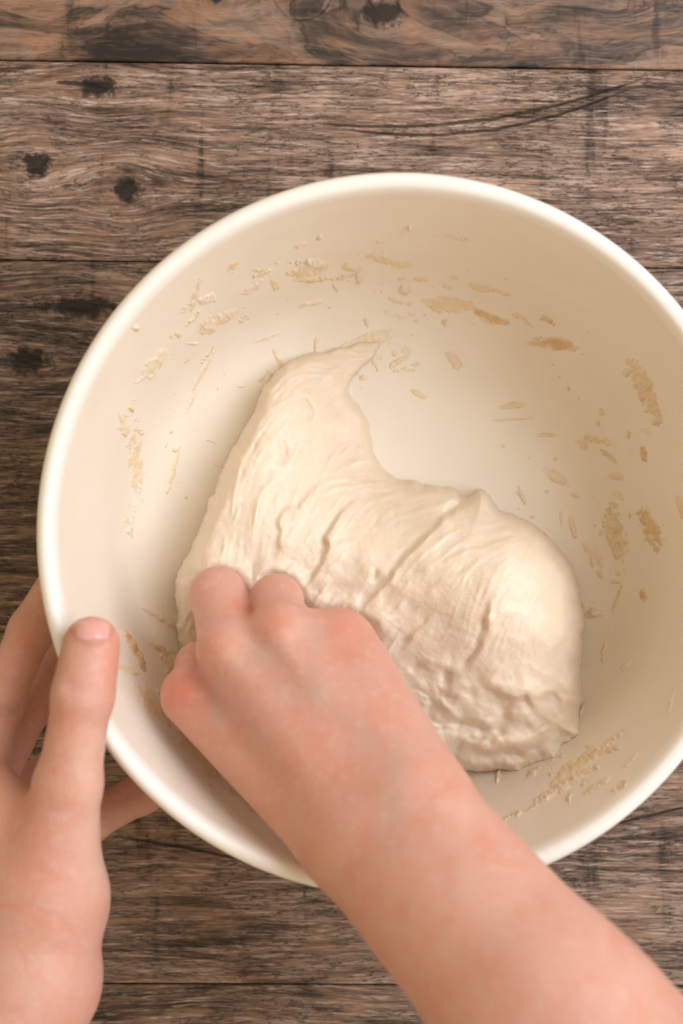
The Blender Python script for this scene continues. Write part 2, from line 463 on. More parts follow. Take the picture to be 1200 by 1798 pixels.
def lic(src, n):
    ny, nx = src.shape
    acc = src.copy()
    for sgn in (1, -1):
        cx = np.tile(np.arange(nx, dtype=float), (ny, 1)); cy = np.tile(np.arange(ny, dtype=float)[:, None], (1, nx))
        pvx, pvy = VX * sgn, VY * sgn
        for k in range(n):
            cx = np.clip(cx + pvx, 0, nx - 1); cy = np.clip(cy + pvy, 0, ny - 1)
            ix = np.rint(cx).astype(int); iy = np.rint(cy).astype(int)
            vx, vy = VX[iy, ix], VY[iy, ix]
            s = np.sign(vx * pvx + vy * pvy); s[s == 0] = 1
            pvx, pvy = vx * s, vy * s
            x0 = np.minimum(cx.astype(int), nx - 2); y0 = np.minimum(cy.astype(int), ny - 2); fx = cx - x0; fy = cy - y0
            acc += ((src[y0, x0] * (1 - fx) + src[y0, x0 + 1] * fx) * (1 - fy) + (src[y0 + 1, x0] * (1 - fx) + src[y0 + 1, x0 + 1] * fx) * fy) * (1 - k / n)
    acc -= acc.mean()
    return acc / acc.std()
L1 = lic(fbm(X / 5.0, Y / 5.0, 21, 1), 22)
L2 = lic(fbm(X / 15.0, Y / 15.0, 33, 2), 34)
H = 0.008 * L1 * sstep(-0.3, 0.25, fbm(X / 60, Y / 60, 60, 3) + 0.05) + 0.015 * L2 * sstep(-0.25, 0.3, fbm(X / 80, Y / 80, 61, 3))
H += 0.22 * fbm(X / 55, Y / 55, 44, 4) + 0.035 * fbm(X / 9, Y / 9, 46, 3) * sstep(760, 560, X) + 0.07 * fbm(X / 26, Y / 26, 48, 3)

H += 0.030 * np.maximum(L1 - 0.9, 0) * sstep(700, 560, X + 0.3 * (Y - 950)) + 0.020 * np.maximum(L1 - 1.1, 0)
def feat(kind, pts, amp, w1, w2=None, taper=0.25):
    """fold, ridge or crease along a polyline (photograph pixels)"""
    global H
    amp = amp * 0.78
    P = spline(pts, 6)
    P = P + np.array([fbm(P[:, 0] / 26, P[:, 1] / 26, 71, 3), fbm(P[:, 0] / 26, P[:, 1] / 26, 75, 3)]).T * 13
    dd, sd, fr = polydist(X, Y, P)
    env = sstep(0, taper, fr) * sstep(1, 1 - taper, fr) * np.clip(0.95 + 1.0 * fbm(X / 40, Y / 40, 77 + len(pts), 2), 0.45, 1.4)
    if kind == 'fold':            # high on the right-hand side of travel (image), drops on the left
        s = dd * sd
        f = np.where(s > 0, np.exp(-(s / w1) ** 1.3), np.exp(-(s / w2) ** 2) * 1.25 - 0.25 * np.exp(-((s + 2.2 * w2) / (2.2 * w2)) ** 2) )
        f = np.where(s > 0, f, np.where(s < -0.1, 1.0 * np.exp(-(s / w2) ** 2) - 0.22 * np.exp(-((s + 2.5 * w2) / (2.0 * w2)) ** 2) * sstep(0, 1.5 * w2, -s), f))
        H = H + amp * f * env * np.where(dd < 6 * max(w1, w2), 1, 0)
    else:
        H = H + amp * np.exp(-(dd / w1) ** 2) * env
F = feat
# big folds
F('fold', [(528, 1050), (562, 1002), (576, 962), (575, 942), (592, 916), (614, 892), (640, 872)], 0.36, 40, 3.5)
F('fold', [(482, 1010), (496, 950), (500, 900), (533, 888), (552, 862), (580, 848)], 0.24, 34, 4)
F('fold', [(628, 1086), (668, 1042), (694, 1006), (734, 966), (774, 922), (796, 900), (838, 864)], 0.40, 52, 3.5, 0.2)
F('crease', [(776, 908), (790, 900), (800, 888), (828, 880)], -0.45, 7)
F('fold', [(800, 1168), (828, 1150), (842, 1128), (852, 1104), (858, 1078), (862, 1046)], 0.30, 22, 4, 0.3)
F('crease', [(798, 1170), (826, 1154), (840, 1132), (850, 1106), (856, 1078)], -0.36, 6)
F('fold', [(760, 1000), (806, 976), (860, 960), (922, 936)], 0.12, 16, 3)
F('fold', [(730, 1060), (780, 1020), (838, 1000)], 0.07, 14, 3)
F('fold', [(700, 1150), (728, 1120), (752, 1090), (770, 1060)], 0.14, 20, 4)
F('fold', [(660, 1110), (690, 1080), (716, 1050)], 0.10, 16, 4)
F('fold', [(576, 974), (606, 956), (640, 945)], 0.07, 10, 3)
for k, (a, c_, e) in enumerate([((552, 872), (610, 852), (700, 850)), ((590, 868), (660, 858), (770, 856)), ((630, 884), (700, 868), (790, 872)), ((700, 912), (760, 888), (812, 880)), ((560, 852), (600, 842), (640, 842))]):
    F('ridge', [a, c_, e], 0.10, 4.5)
for a, c_, e in [((690, 1010), (735, 960), (800, 905)), ((700, 1024), (750, 972), (812, 920)), ((720, 1030), (770, 985), (830, 940)), ((880, 905), (920, 930), (960, 950)), ((870, 930), (910, 935), (945, 930))]:
    F('ridge', [a, c_, e], 0.07, 3.5)
# the upper lobe: strands round the left edge, finger dents
for o_ in (0, 9, 19):
    F('ridge', [(462 + o_, 716), (474 + o_, 688 + o_ * .6), (504 + o_ * .5, 658 + o_), (545, 638 + o_), (592, 645 + o_)], 0.13, 4)
F('crease', [(522, 702), (540, 708), (548, 726), (545, 748)], -0.22, 6)
F('crease', [(478, 772), (496, 782), (500, 800), (488, 820)], -0.20, 7)
F('crease', [(465, 748), (452, 775), (445, 800)], -0.16, 6)
F('crease', [(603, 676), (612, 702), (634, 724), (648, 760)], -0.14, 5)
F('ridge', [(600, 660), (598, 690), (618, 722), (640, 752)], 0.10, 9)
F('ridge', [(440, 800), (425, 850), (410, 900)], 0.12, 7); F('ridge', [(470, 830), (448, 900), (430, 960)], 0.12, 8); F('ridge', [(405, 850), (380, 930), (362, 985)], 0.12, 6)
F('ridge', [(395, 930), (392, 980), (386, 1010)], 0.10, 4); F('ridge', [(408, 925), (406, 970), (402, 1005)], 0.10, 4); F('crease', [(380, 905), (377, 925), (380, 940)], -0.14, 5)
F('crease', [(350, 940), (354, 985), (348, 1030)], -0.22, 6)
F('fold', [(346, 1070), (350, 1000), (358, 950)], 0.22, 20, 5)
F('crease', [(644, 1026), (656, 1008), (662, 996)], -0.26, 5, taper=0.45); F('crease', [(662, 932), (667, 908)], -0.14, 7, taper=.45)
F('crease', [(632, 1050), (650, 1034), (672, 1012)], -0.12, 5)
# the crumpled knot at the lower right
F('fold', [(946, 1250), (926, 1218), (896, 1218), (843, 1198)], 0.45, 30, 6)
F('crease', [(843, 1202), (896, 1222), (924, 1222), (946, 1252)], -0.24, 10)
F('crease', [(884, 1226), (886, 1256), (872, 1290), (874, 1300)], -0.42, 12)
F('fold', [(878, 1270), (820, 1268), (770, 1246)], 0.36, 26, 6)
F('crease', [(768, 1250), (818, 1273), (872, 1275)], -0.26, 11)
F('crease', [(776, 1170), (784, 1192), (776, 1212)], -0.34, 10, taper=.4); F('crease', [(716, 1184), (740, 1162)], -0.2, 9, taper=.45)
F('fold', [(922, 1332), (912, 1312), (880, 1314), (828, 1308)], 0.36, 20, 6)
F('crease', [(826, 1314), (880, 1320), (908, 1320), (922, 1338)], -0.22, 10)
F('ridge', [(862, 1300), (900, 1302), (950, 1296)], 0.34, 14); F('ridge', [(905, 1240), (930, 1262), (950, 1290)], 0.16, 9); F('ridge', [(925, 1225), (955, 1250), (985, 1290)], 0.14, 10)
F('ridge', [(736, 1176), (762, 1164), (792, 1160)], 0.14, 14); F('ridge', [(778, 1282), (810, 1288), (850, 1290)], 0.1, 12)
F('crease', [(1000, 1222), (1010, 1262), (992, 1290), (975, 1286)], -0.14, 7)
F('ridge', [(800, 1290), (830, 1300), (862, 1296)], 0.12, 6)
knot = sstep(1150, 1230, Y + 0.15 * (X - 900)) * sstep(700, 740, X)
qx = X + 46 * fbm(X / 60, Y / 60, 131, 2); qy = Y + 46 * fbm(X / 60, Y / 60, 137, 2)
H += knot * (0.60 * fbm((qx + 0.6 * qy) / 66, (qy - 0.5 * qx) / 42, 91, 3, 0.35) - 0.10 * np.exp(-(fbm((qx + 0.5 * qy) / 95, (qy - 0.4 * qx) / 60, 95, 2) / 0.07) ** 2))
F('fold', [(1012, 1000), (1000, 1060), (985, 1120), (940, 1170), (900, 1190)], 0.10, 26, 8)
# peak of the torn edge
H += 0.05 * np.exp(-(((X - 842) / 18) ** 2 + ((Y - 876) / 16) ** 2))
F('ridge', [(330, 1040), (345, 1004), (380, 984), (420, 1000), (442, 1030), (460, 1004), (490, 994), (525, 1018), (548, 1058), (600, 1062), (650, 1082), (700, 1130)], 0.5, 17, taper=0.12)
# fingers press the dough down where they grip it
for px, py, r_, a_ in ((420, 1110, 70, .5), (520, 1110, 60, .35), (600, 1150, 60, .2)):
    H -= a_ * np.exp(-(((X - px) ** 2 + (Y - py) ** 2) / r_ ** 2))

def blur(a, n=1):
    for _ in range(n):
        p_ = np.pad(a, 1, mode='edge'); a = (p_[:-2] + 2 * p_[1:-1] + p_[2:])[:, 1:-1] / 4
        p_ = np.pad(a, 1, mode='edge'); a = (p_[:, :-2] + 2 * p_[:, 1:-1] + p_[:, 2:])[1:-1] / 4
    return a
H = blur(H, 1)
z = np.minimum(ZT, 6.0)
for _ in range(40):
    p = W(X, Y, z)
    bz = bowlz(p[..., 0], p[..., 1])
    zt = np.maximum(ZT, bz + 0.22 + 0.68 * sstep(60, 130, np.hypot(X - 650, Y - 600)))
    z = 0.5 * z + 0.5 * (bz + (zt - bz) * prof + H * sstep(0, 0.4, t_))
z = np.maximum(z, bz + 0.02)
z = np.where(d < 0, bz - 0.12 - 0.0 * d, z)
V = W(X, Y, z)
keep = d > -step * 1.5
ny, nx = X.shape
idx = np.arange(ny * nx).reshape(ny, nx)
q = np.stack([idx[:-1, :-1], idx[1:, :-1], idx[1:, 1:], idx[:-1, 1:]], -1).reshape(-1, 4)
q = q[keep.ravel()[q].all(1)]
# close the lump underneath, inside the bowl's wall
cx_, cy_ = V[..., 0], V[..., 1]
Vb = np.stack([cx_, cy_, np.minimum(bowlz(cx_, cy_) - 0.14, z - 0.02)], -1)
vt = V.reshape(-1, 3); vb = Vb.reshape(-1, 3)
ed = np.vstack([q[:, [0, 1]], q[:, [1, 2]], q[:, [2, 3]], q[:, [3, 0]]])
key = np.sort(ed, 1); key = key[:, 0] * (ny * nx) + key[:, 1]
_, inv, cnt = np.unique(key, return_inverse=True, return_counts=True)
be = ed[cnt[inv] == 1]
N = ny * nx
faces = np.vstack([q, q[:, ::-1] + N, np.stack([be[:, 1], be[:, 0], be[:, 0] + N, be[:, 1] + N], 1)])
allv = np.vstack([vt, vb])
used = np.zeros(2 * N, bool); used[faces.ravel()] = True
remap = np.cumsum(used) - 1
dough = mesh("bread_dough", allv[used], remap[faces], M_dough)
dough["label"] = "sticky pale bread dough folded in the mixing bowl"; dough["category"] = "dough"

# ---------------------------------------------------------------- dough scraps stuck to the bowl
def patch(px, py, ln, wd, ang, hgt, seed, rough=0.9, bend=0.0):
    st = 2.2 if wd > 11 else 1.5
    hu, hv = ln * 0.62 + 5, wd * 0.75 + 5
    u, v = np.meshgrid(np.arange(-hu, hu + st, st), np.arange(-hv, hv + st, st))
    a = math.radians(ang)
    vb_ = v + bend * (u / hu) ** 2
    gx = px + u * math.cos(a) - vb_ * math.sin(a); gy = py + u * math.sin(a) + vb_ * math.cos(a)
    mk = 1 - (np.abs(u) / (ln * 0.5)) ** 2.2 - (np.abs(v) / (wd * 0.5)) ** 2
    e = 1 - mk
    q_ = float(np.clip(wd / 15.0, 0.42, 1.1))
    n_ = 0.8 * fbm(u / (14 * q_) + 3, v / (5.5 * q_), seed, 4, 0.65) + 0.7 * fbm(u / (6 * q_), v / (3.6 * q_), seed + 5, 3, 0.6) + 0.4 * fbm(gx / 30, gy / 30, seed + 8, 2)
    mk = (1 - e) * 0.85 - 0.12 - 0.12 * rough + rough * 2.6 * n_
    base = onbowl(gx, gy)
    nrm = bowln(base[..., 0], base[..., 1])
    T = hgt * 1.2 * (np.clip(mk, 0, 1.0) ** 0.8) * (1 + 1.8 * fbm(gx / 7, gy / 7, seed + 3, 3)) + 0.012
    T = np.where(mk > 0, T, -0.05)
    P = base + nrm * T[..., None]
    ny, nx = u.shape
    idx = np.arange(ny * nx).reshape(ny, nx)
    q = np.stack([idx[:-1, :-1], idx[1:, :-1], idx[1:, 1:], idx[:-1, 1:]], -1).reshape(-1, 4)
    q = q[(mk.ravel()[q] > 0).any(1)]
    if len(q) == 0: return None, None, None
    th_ = np.clip(0.18 + 1.4 * mk, 0.08, 1) if hgt < .055 else np.clip(0.4 + 1.6 * mk, 0.2, 1)
    u_, inv = np.unique(q, return_inverse=True)
    return P.reshape(-1, 3)[u_], inv.reshape(-1, 4), np.repeat(th_.reshape(-1, 1)[u_], 3, 1)
# x, y, length, width, angle, height, material, roughness of outline
Dm, Fm, Wm = M_scrap, M_film, M_wet
scraps = [
    (558, 462, 48, 18, 8, .16, Dm, .5), (550, 490, 84, 12, -4, .10, Fm, .5), (545, 533, 60, 12, -12, .05, Dm, .8), (528, 430, 26, 9, -20, .06, Dm, .6), (562, 417, 14, 10, -30, .10, Dm, .4),
    (720, 400, 12, 11, 0, .12, Dm, .3), (802, 416, 40, 10, 15, .06, Dm, .7), (672, 452, 60, 18, 14, .07, Dm, .9), (678, 460, 12, 9, 0, .12, Dm, .3), (618, 470, 40, 16, 20, .06, Fm, .8), (630, 488, 22, 8, 80, .08, Dm, .4),
    (740, 490, 30, 9, 5, .08, Fm, .4), (710, 508, 24, 22, 10, .18, Dm, .4), (694, 528, 28, 8, 20, .06, Dm, .7), (644, 566, 20, 8, 72, .07, Fm, .5), (702, 633, 50, 13, -30, .12, Dm, .5), (798, 633, 42, 20, 48, .11, Dm, .6),
    (638, 664, 18, 14, 0, .09, Dm, .6), (735, 692, 30, 12, 28, .05, Fm, .9), (590, 505, 20, 8, 60, .06, Dm, .6),
    (855, 508, 90, 13, 14, .05, Fm, .9), (792, 536, 100, 26, 2, .025, Fm, 1.0), (866, 560, 76, 16, 20, .06, Wm, .7), (962, 562, 32, 13, 30, .09, Wm, .8), (970, 602, 94, 26, 6, .03, Wm, .7), (920, 560, 40, 8, 40, .03, Fm, .9),
    (898, 712, 48, 15, -6, .05, Fm, .9), (905, 736, 100, 5, -3, .03, Fm, .6), (960, 764, 44, 8, 0, .06, Dm, .4), (1055, 775, 66, 15, 15, .06, Fm, .9), (1082, 836, 30, 20, 0, .09, Dm, .6), (978, 838, 60, 20, 36, .10, Dm, .6),
    (916, 870, 44, 10, 68, .05, Fm, .7), (1006, 926, 46, 13, 78, .10, Dm, .5), (1073, 932, 100, 40, 78, .14, Fm, .95), (1142, 928, 84, 32, 66, .08, Wm, 1.1), (1138, 690, 150, 32, 66, .15, Fm, .9), (1131, 796, 32, 13, 80, .07, Wm, .5),
    (1195, 890, 44, 14, 80, .07, Fm, .7), (1044, 1077, 40, 18, -4, .20, Dm, .4), (1082, 1022, 22, 8, 0, .06, Dm, .5), (1130, 1046, 28, 15, 80, .05, Wm, .6), (1060, 1145, 44, 10, 100, .04, Fm, .9), (1100, 1170, 24, 11, -50, .09, Dm, .5),
    (985, 912, 30, 6, 85, .04, Dm, .7), (1010, 870, 20, 7, 30, .05, Fm, .6), (1040, 985, 26, 9, 85, .06, Fm, .7),
    (1065, 1308, 80, 10, -36, .09, Dm, .7), (1012, 1344, 130, 24, -34, .05, Fm, .9), (985, 1382, 150, 20, -30, .08, Dm, .9), (1048, 1380, 64, 12, -32, .07, Dm, .8), (1110, 1334, 44, 7, -46, .06, Dm, .5), (920, 1425, 100, 10, -22, .05, Fm, .9), (1180, 1230, 50, 6, 100, .04, Dm, .6),
    (875, 1362, 30, 9, 100, .10, Dm, .4), (1020, 1250, 30, 6, 110, .04, Fm, .7),
    (236, 1140, 100, 15, 62, .14, Wm, .45), (284, 1086, 92, 13, 30, .10, Dm, .4), (282, 1140, 44, 12, 26, .07, Fm, .7), (300, 1172, 70, 26, 60, .05, Fm, .8), (268, 1232, 110, 26, 52, .035, Fm, .9), (345, 1320, 150, 24, 46, .035, Fm, 1.0), (440, 1412, 150, 20, 40, .035, Fm, 1.0),
    (240, 830, 110, 26, 84, .05, Fm, .9), (217, 745, 46, 20, 78, .06, Dm, .8), (270, 642, 84, 26, -50, .04, Dm, .9), (357, 650, 86, 9, -60, .08, Dm, .5), (338, 700, 60, 7, -70, .04, Dm, .8), (306, 820, 90, 12, 104, .04, Fm, .9), (382, 562, 74, 30, -30, .06, Dm, 1.0),
    (364, 526, 40, 20, -20, .07, Dm, .8), (446, 505, 46, 18, -30, .05, Dm, .9), (232, 912, 60, 13, 98, .05, Dm, .9), (460, 480, 40, 9, -20, .05, Fm, .9), (470, 592, 60, 5, -20, .05, Dm, .6), (342, 603, 26, 6, 0, .05, Dm, .5), (462, 662, 22, 6, -50, .06, Dm, .5), (424, 678, 16, 6, -10, .06, Dm, .4),
    (556, 604, 40, 12, 92, .07, Dm, .4), (488, 628, 40, 11, 66, .06, Dm, .4), (646, 600, 130, 30, -20, .12, Dm, .45), (372, 775, 24, 6, 20, .05, Dm, .5), (386, 818, 30, 5, 20, .05, Dm, .4), (606, 626, 80, 24, -24, .20, Dm, .4), (474, 655, 24, 9, 60, .05, Dm, .4),
]
for zx, zy, sx, sy, ang, cnt_ in ((600, 480, 150, 50, 0, 10), (330, 600, 90, 100, -50, 10), (235, 820, 30, 150, 85, 9), (860, 545, 130, 50, 15, 7), (1100, 760, 60, 160, 70, 8), (1090, 980, 70, 120, 75, 8), (1010, 1360, 130, 50, -32, 14), (290, 1180, 70, 90, 50, 8), (420, 1390, 90, 60, 42, 6), (720, 640, 110, 80, 20, 6)):
    for k in range(cnt_):
        scraps.append((zx + rng.normal() * sx * .5, zy + rng.normal() * sy * .5, 16 + 46 * rng.random() ** 2, 7 + 9 * rng.random(), ang + rng.normal() * 25, .02 + .06 * rng.random() ** 3, (Dm, Fm, Fm)[rng.integers(3)], 1.35))
for i, (px, py, ln, wd, an, hg, mt, rg) in enumerate(scraps):
    v, f, tc = patch(px, py, ln, wd, an, hg, 100 + i * 7, rg * 0.8, bend=(rng.random() - .5) * wd * 0.8)
    if v is not None:
        mesh("dough_scrap", v, f, mt, bowl, col=tc)
# crumbs too small to pick apart
cv, cf = [], []
zones = [(560, 470, 90, 40), (650, 500, 110, 70), (800, 540, 120, 50), (1000, 620, 70, 90), (1100, 850, 70, 160), (1060, 1080, 40, 150), (1000, 1370, 130, 50), (240, 800, 26, 170), (330, 620, 90, 110), (310, 800, 20, 160), (280, 1130, 40, 90), (380, 1350, 120, 80), (420, 520, 80, 60), (950, 860, 60, 90), (700, 600, 130, 90), (700, 420, 160, 20)]
o0 = 0
for i in range(170):
    zx, zy, sx, sy = zones[rng.integers(len(zones))]
    px, py = zx + rng.normal() * sx * 0.5, zy + rng.normal() * sy * 0.5
    s_ = 1.3 + 3.4 * rng.random() ** 3
    asp = 0.5 + rng.random(); th_ = rng.random() * 6.28
    base = onbowl(np.array([px]), np.array([py]))
    if np.hypot(base[0, 0] - AX, base[0, 1] - AY) > 12.0: continue
    n_ = bowln(base[:, 0], base[:, 1])[0]
    t1 = np.cross(n_, [0.3, 0.9, 0.1]); t1 /= np.linalg.norm(t1); t2 = np.cross(n_, t1)
    su = s_ / 40.0
    ring = []
    for lev, rr in ((-0.02, 1.15), (0.10 * su + .015, 1.0), (0.22 * su + .02, 0.5)):
        for k in range(7):
            a = k / 7 * 6.283
            rad = su * rr * (0.75 + 0.5 * rng.random())
            ring.append(base[0] + (t1 * math.cos(a + th_) * asp + t2 * math.sin(a + th_)) * rad + n_ * lev)
    ring.append(base[0] + n_ * (0.25 * su + .02))
    cv += ring
    for L in range(2):
        for k in range(7):
            n2 = (k + 1) % 7
            cf.append((o0 + L * 7 + k, o0 + L * 7 + n2, o0 + L * 7 + 7 + n2, o0 + L * 7 + 7 + k))
    for k in range(7): cf.append((o0 + 14 + k, o0 + 14 + (k + 1) % 7, o0 + 21))
    o0 += 22
cr = mesh("dough_crumbs", cv, cf, M_film, bowl, col=np.full((len(cv), 3), 0.8)); cr["kind"] = "stuff"

# ---------------------------------------------------------------- hands (one continuous skin each)
class Field:
    def __init__(s, lo, hi, h):
        s.lo = np.array(lo, float); s.h = h
        s.n = np.ceil((np.array(hi) - s.lo) / h).astype(int) + 1
        s.F = np.full(s.n, 9.0, np.float32)
    def _box(s, lo, hi):
        a = np.clip(np.floor((lo - s.lo) / s.h).astype(int), 0, s.n); b = np.clip(np.ceil((hi - s.lo) / s.h).astype(int) + 1, 0, s.n)
        sl = tuple(slice(i, j) for i, j in zip(a, b))
        g = [(s.lo[i] + s.h * np.arange(a[i], b[i])).astype(np.float32) for i in range(3)]
        return sl, np.meshgrid(*g, indexing='ij', sparse=True)
    def cone(s, a, b, ra, rb, k=0.4, mid=0.0, cut=False, flat=None):
        """tapered limb from a to b; mid swells or thins the middle"""
        a = np.asarray(a, float); b = np.asarray(b, float); m = max(ra, rb) + abs(mid) + 1.2 + k
        sl, (x, y, z) = s._box(np.minimum(a, b) - m, np.maximum(a, b) + m)
        if s.F[sl].size == 0: return
        ab = b - a; l2 = float(ab @ ab) + 1e-9
        t = np.clip(((x - a[0]) * ab[0] + (y - a[1]) * ab[1] + (z - a[2]) * ab[2]) / l2, 0, 1)
        qx = x - a[0] - t * ab[0]; qy = y - a[1] - t * ab[1]; qz = z - a[2] - t * ab[2]
        q2 = qx * qx + qy * qy + qz * qz
        if flat is not None:
            n, f = flat; n = np.asarray(n, float); n /= np.linalg.norm(n)
            dn = qx * n[0] + qy * n[1] + qz * n[2]
            q2 = q2 + dn * dn * (f * f - 1)
        dd = np.sqrt(q2) - (ra + (rb - ra) * t + mid * 4 * t * (1 - t))
        A = s.F[sl]
        if cut:
            dd = -dd; hh = np.clip(0.5 - 0.5 * (dd * -1 + A * -1 + 2 * A - A) / k, 0, 1) if False else None
            hh = np.clip(0.5 + 0.5 * (dd - A) / k, 0, 1)
            s.F[sl] = (A + (dd - A) * hh + k * hh * (1 - hh)).astype(np.float32)
        else:
            hh = np.clip(0.5 + 0.5 * (dd - A) / k, 0, 1)
            s.F[sl] = (dd + (A - dd) * hh - k * hh * (1 - hh)).astype(np.float32) if False else (A * (1 - (1 - hh)) * 0 + np.where(True, dd * hh * 0, 0) + (A + (dd - A) * (1 - hh)) - k * hh * (1 - hh)).astype(np.float32)
    def merge(s, o, k):
        A, B = s.F, o.F
        hh = np.clip(0.5 + 0.5 * (B - A) / k, 0, 1)
        s.F = (B + (A - B) * hh - k * hh * (1 - hh)).astype(np.float32)
    def sample(s, p):
        g = (p - s.lo) / s.h
        i = np.clip(np.floor(g).astype(int), 0, s.n - 2); f = g - i
        r = 0
        for dx in (0, 1):
            for dy in (0, 1):
                for dz in (0, 1):
                    w_ = (f[..., 0] if dx else 1 - f[..., 0]) * (f[..., 1] if dy else 1 - f[..., 1]) * (f[..., 2] if dz else 1 - f[..., 2])
                    r = r + w_ * s.F[i[..., 0] + dx, i[..., 1] + dy, i[..., 2] + dz]
        return r
    def topz(s, px, py, zhi, zlo):
        """first skin met from the camera along a pixel"""
        z = np.full(np.shape(px), zhi, float); hit = np.zeros(np.shape(px), bool)
        for zz in np.arange(zhi, zlo, -0.02):
            f = s.sample(W(px, py, np.full(np.shape(px), zz)))
            new = (f < 0) & ~hit
            z = np.where(new, zz, z); hit |= new
        return z
    def mesh(s):
        for ax in range(3):
            for e_ in (0, -1):
                sl = [slice(None)] * 3; sl[ax] = e_; s.F[tuple(sl)] = np.maximum(s.F[tuple(sl)], 0.3)
        F = s.F; n = F.shape; neg = F < 0
        c = neg[:-1, :-1, :-1].astype(np.int8)
        for dx in (0, 1):
            for dy in (0, 1):
                for dz in (0, 1):
                    if dx + dy + dz: c = c + neg[dx:n[0] - 1 + dx, dy:n[1] - 1 + dy, dz:n[2] - 1 + dz]
        act = (c > 0) & (c < 8)
        I = np.argwhere(act); vid = np.full(act.shape, -1, np.int64); vid[act] = np.arange(len(I))
        acc = np.zeros((len(I), 3)); cnt = np.zeros(len(I))
        corners = [(a, b, c_) for a in (0, 1) for b in (0, 1) for c_ in (0, 1)]
        for a in corners:
            for ax in range(3):
                if a[ax]: continue
                b = list(a); b[ax] = 1
                fa = F[I[:, 0] + a[0], I[:, 1] + a[1], I[:, 2] + a[2]]; fb = F[I[:, 0] + b[0], I[:, 1] + b[1], I[:, 2] + b[2]]
                m = (fa < 0) != (fb < 0)
                t = np.where(m, fa / np.where(m, fa - fb, 1), 0)
                p = np.tile(np.array(a, float), (len(I), 1)); p[:, ax] += t
                acc += p * m[:, None]; cnt += m
        Vv = s.lo + s.h * (I + acc / cnt[:, None])
        Q = []
        for ax in range(3):
            sl0 = [slice(None)] * 3; sl1 = [slice(None)] * 3
            sl0[ax] = slice(0, n[ax] - 1); sl1[ax] = slice(1, n[ax])
            E_ = np.argwhere(neg[tuple(sl0)] != neg[tuple(sl1)])
            o1, o2 = [(1, 2), (2, 0), (0, 1)][ax]
            E_ = E_[(E_[:, o1] > 0) & (E_[:, o2] > 0) & (E_[:, o1] < n[o1] - 1) & (E_[:, o2] < n[o2] - 1)]
            flip = neg[tuple(sl0)][tuple(E_.T)]
            qs = []
            for da, db in ((-1, -1), (0, -1), (0, 0), (-1, 0)):
                e = E_.copy(); e[:, o1] += da; e[:, o2] += db
                qs.append(vid[e[:, 0], e[:, 1], e[:, 2]])
            qs = np.stack(qs, 1); qs[~flip] = qs[~flip][:, ::-1]
            Q.append(qs)
        Q = np.vstack(Q); Q = Q[(Q >= 0).all(1)]
        e0 = np.r_[Q[:, 0], Q[:, 1], Q[:, 2], Q[:, 3]]; e1 = np.r_[Q[:, 1], Q[:, 2], Q[:, 3], Q[:, 0]]
        for lam in (0.5, -0.52, 0.5):
            dg = np.bincount(e0, minlength=len(Vv)).astype(float)
            sm = np.stack([np.bincount(e0, Vv[e1, k], len(Vv)) for k in range(3)], 1) / np.maximum(dg, 1)[:, None]
            Vv = Vv + lam * (sm - Vv)
        return Vv, Q

def J(px, py, z): return W(px, py, z)

def skin_material():
    m, nt, b = material("skin")
    at = nt.nodes.new('ShaderNodeAttribute'); at.attribute_name = "Col"
    cc = coords(nt)
    mott = noise(nt, cc, 0.9, 5, 0.6)
    c = mix(nt, mott.step(0.40, 0.72) * 0.5, at.outputs['Color'], (0.63, 0.27, 0.18))
    m2 = noise(nt, cc, 2.4, 5, 0.65)
    c = mix(nt, m2.step(0.48, 0.72) * 0.30, c, (0.71, 0.49, 0.38))
    nt.links.new(c, b.inputs['Base Color'])
    b.inputs['Roughness'].default_value = 0.42
    b.inputs['Specular IOR Level'].default_value = 0.5
    b.inputs['Subsurface Weight'].default_value = 0.65
    b.inputs['Subsurface Radius'].default_value = (1.0, 0.36, 0.18)
    b.inputs['Subsurface Scale'].default_value = 0.30 * U
    vo = nt.nodes.new('ShaderNodeTexVoronoi'); vo.feature = 'DISTANCE_TO_EDGE'; vo.inputs['Scale'].default_value = 9.0
    wv = nt.nodes.new('ShaderNodeVectorMath'); wv.operation = 'MULTIPLY'; wv.inputs[1].default_value = (1.0, 0.6, 1.0)
    nt.links.new(cc.s, wv.inputs[0]); nt.links.new(wv.outputs[0], vo.inputs['Vector'])
    h = noise(nt, cc, 4.0, 5, 0.7) + S(nt, vo.outputs[0]).min(0.12) * 2.0 + noise(nt, cc, 0.8, 3, 0.5) * 1.5
    bump(nt, b, h, 0.5, 0.06)
    return m
M_skin = skin_material()
BASE = np.array([0.63, 0.345, 0.27])
def paint(V, blobs):
    px, py = PX(V)
    c = np.tile(BASE, (len(V), 1))
    for kind, pts, rad, colr, wt in blobs:
        if len(pts) == 1: dd = np.hypot(px - pts[0][0], py - pts[0][1])
        else: dd, _, _ = polydist(px, py, spline(pts, 5))
        f = (wt * np.exp(-(dd / rad) ** 2))[:, None]
        c = c * (1 - f) + np.array(colr) * f
    return c
RED = (0.66, 0.25, 0.17); PALE = (0.73, 0.50, 0.39); BLUE = (0.48, 0.35, 0.29)

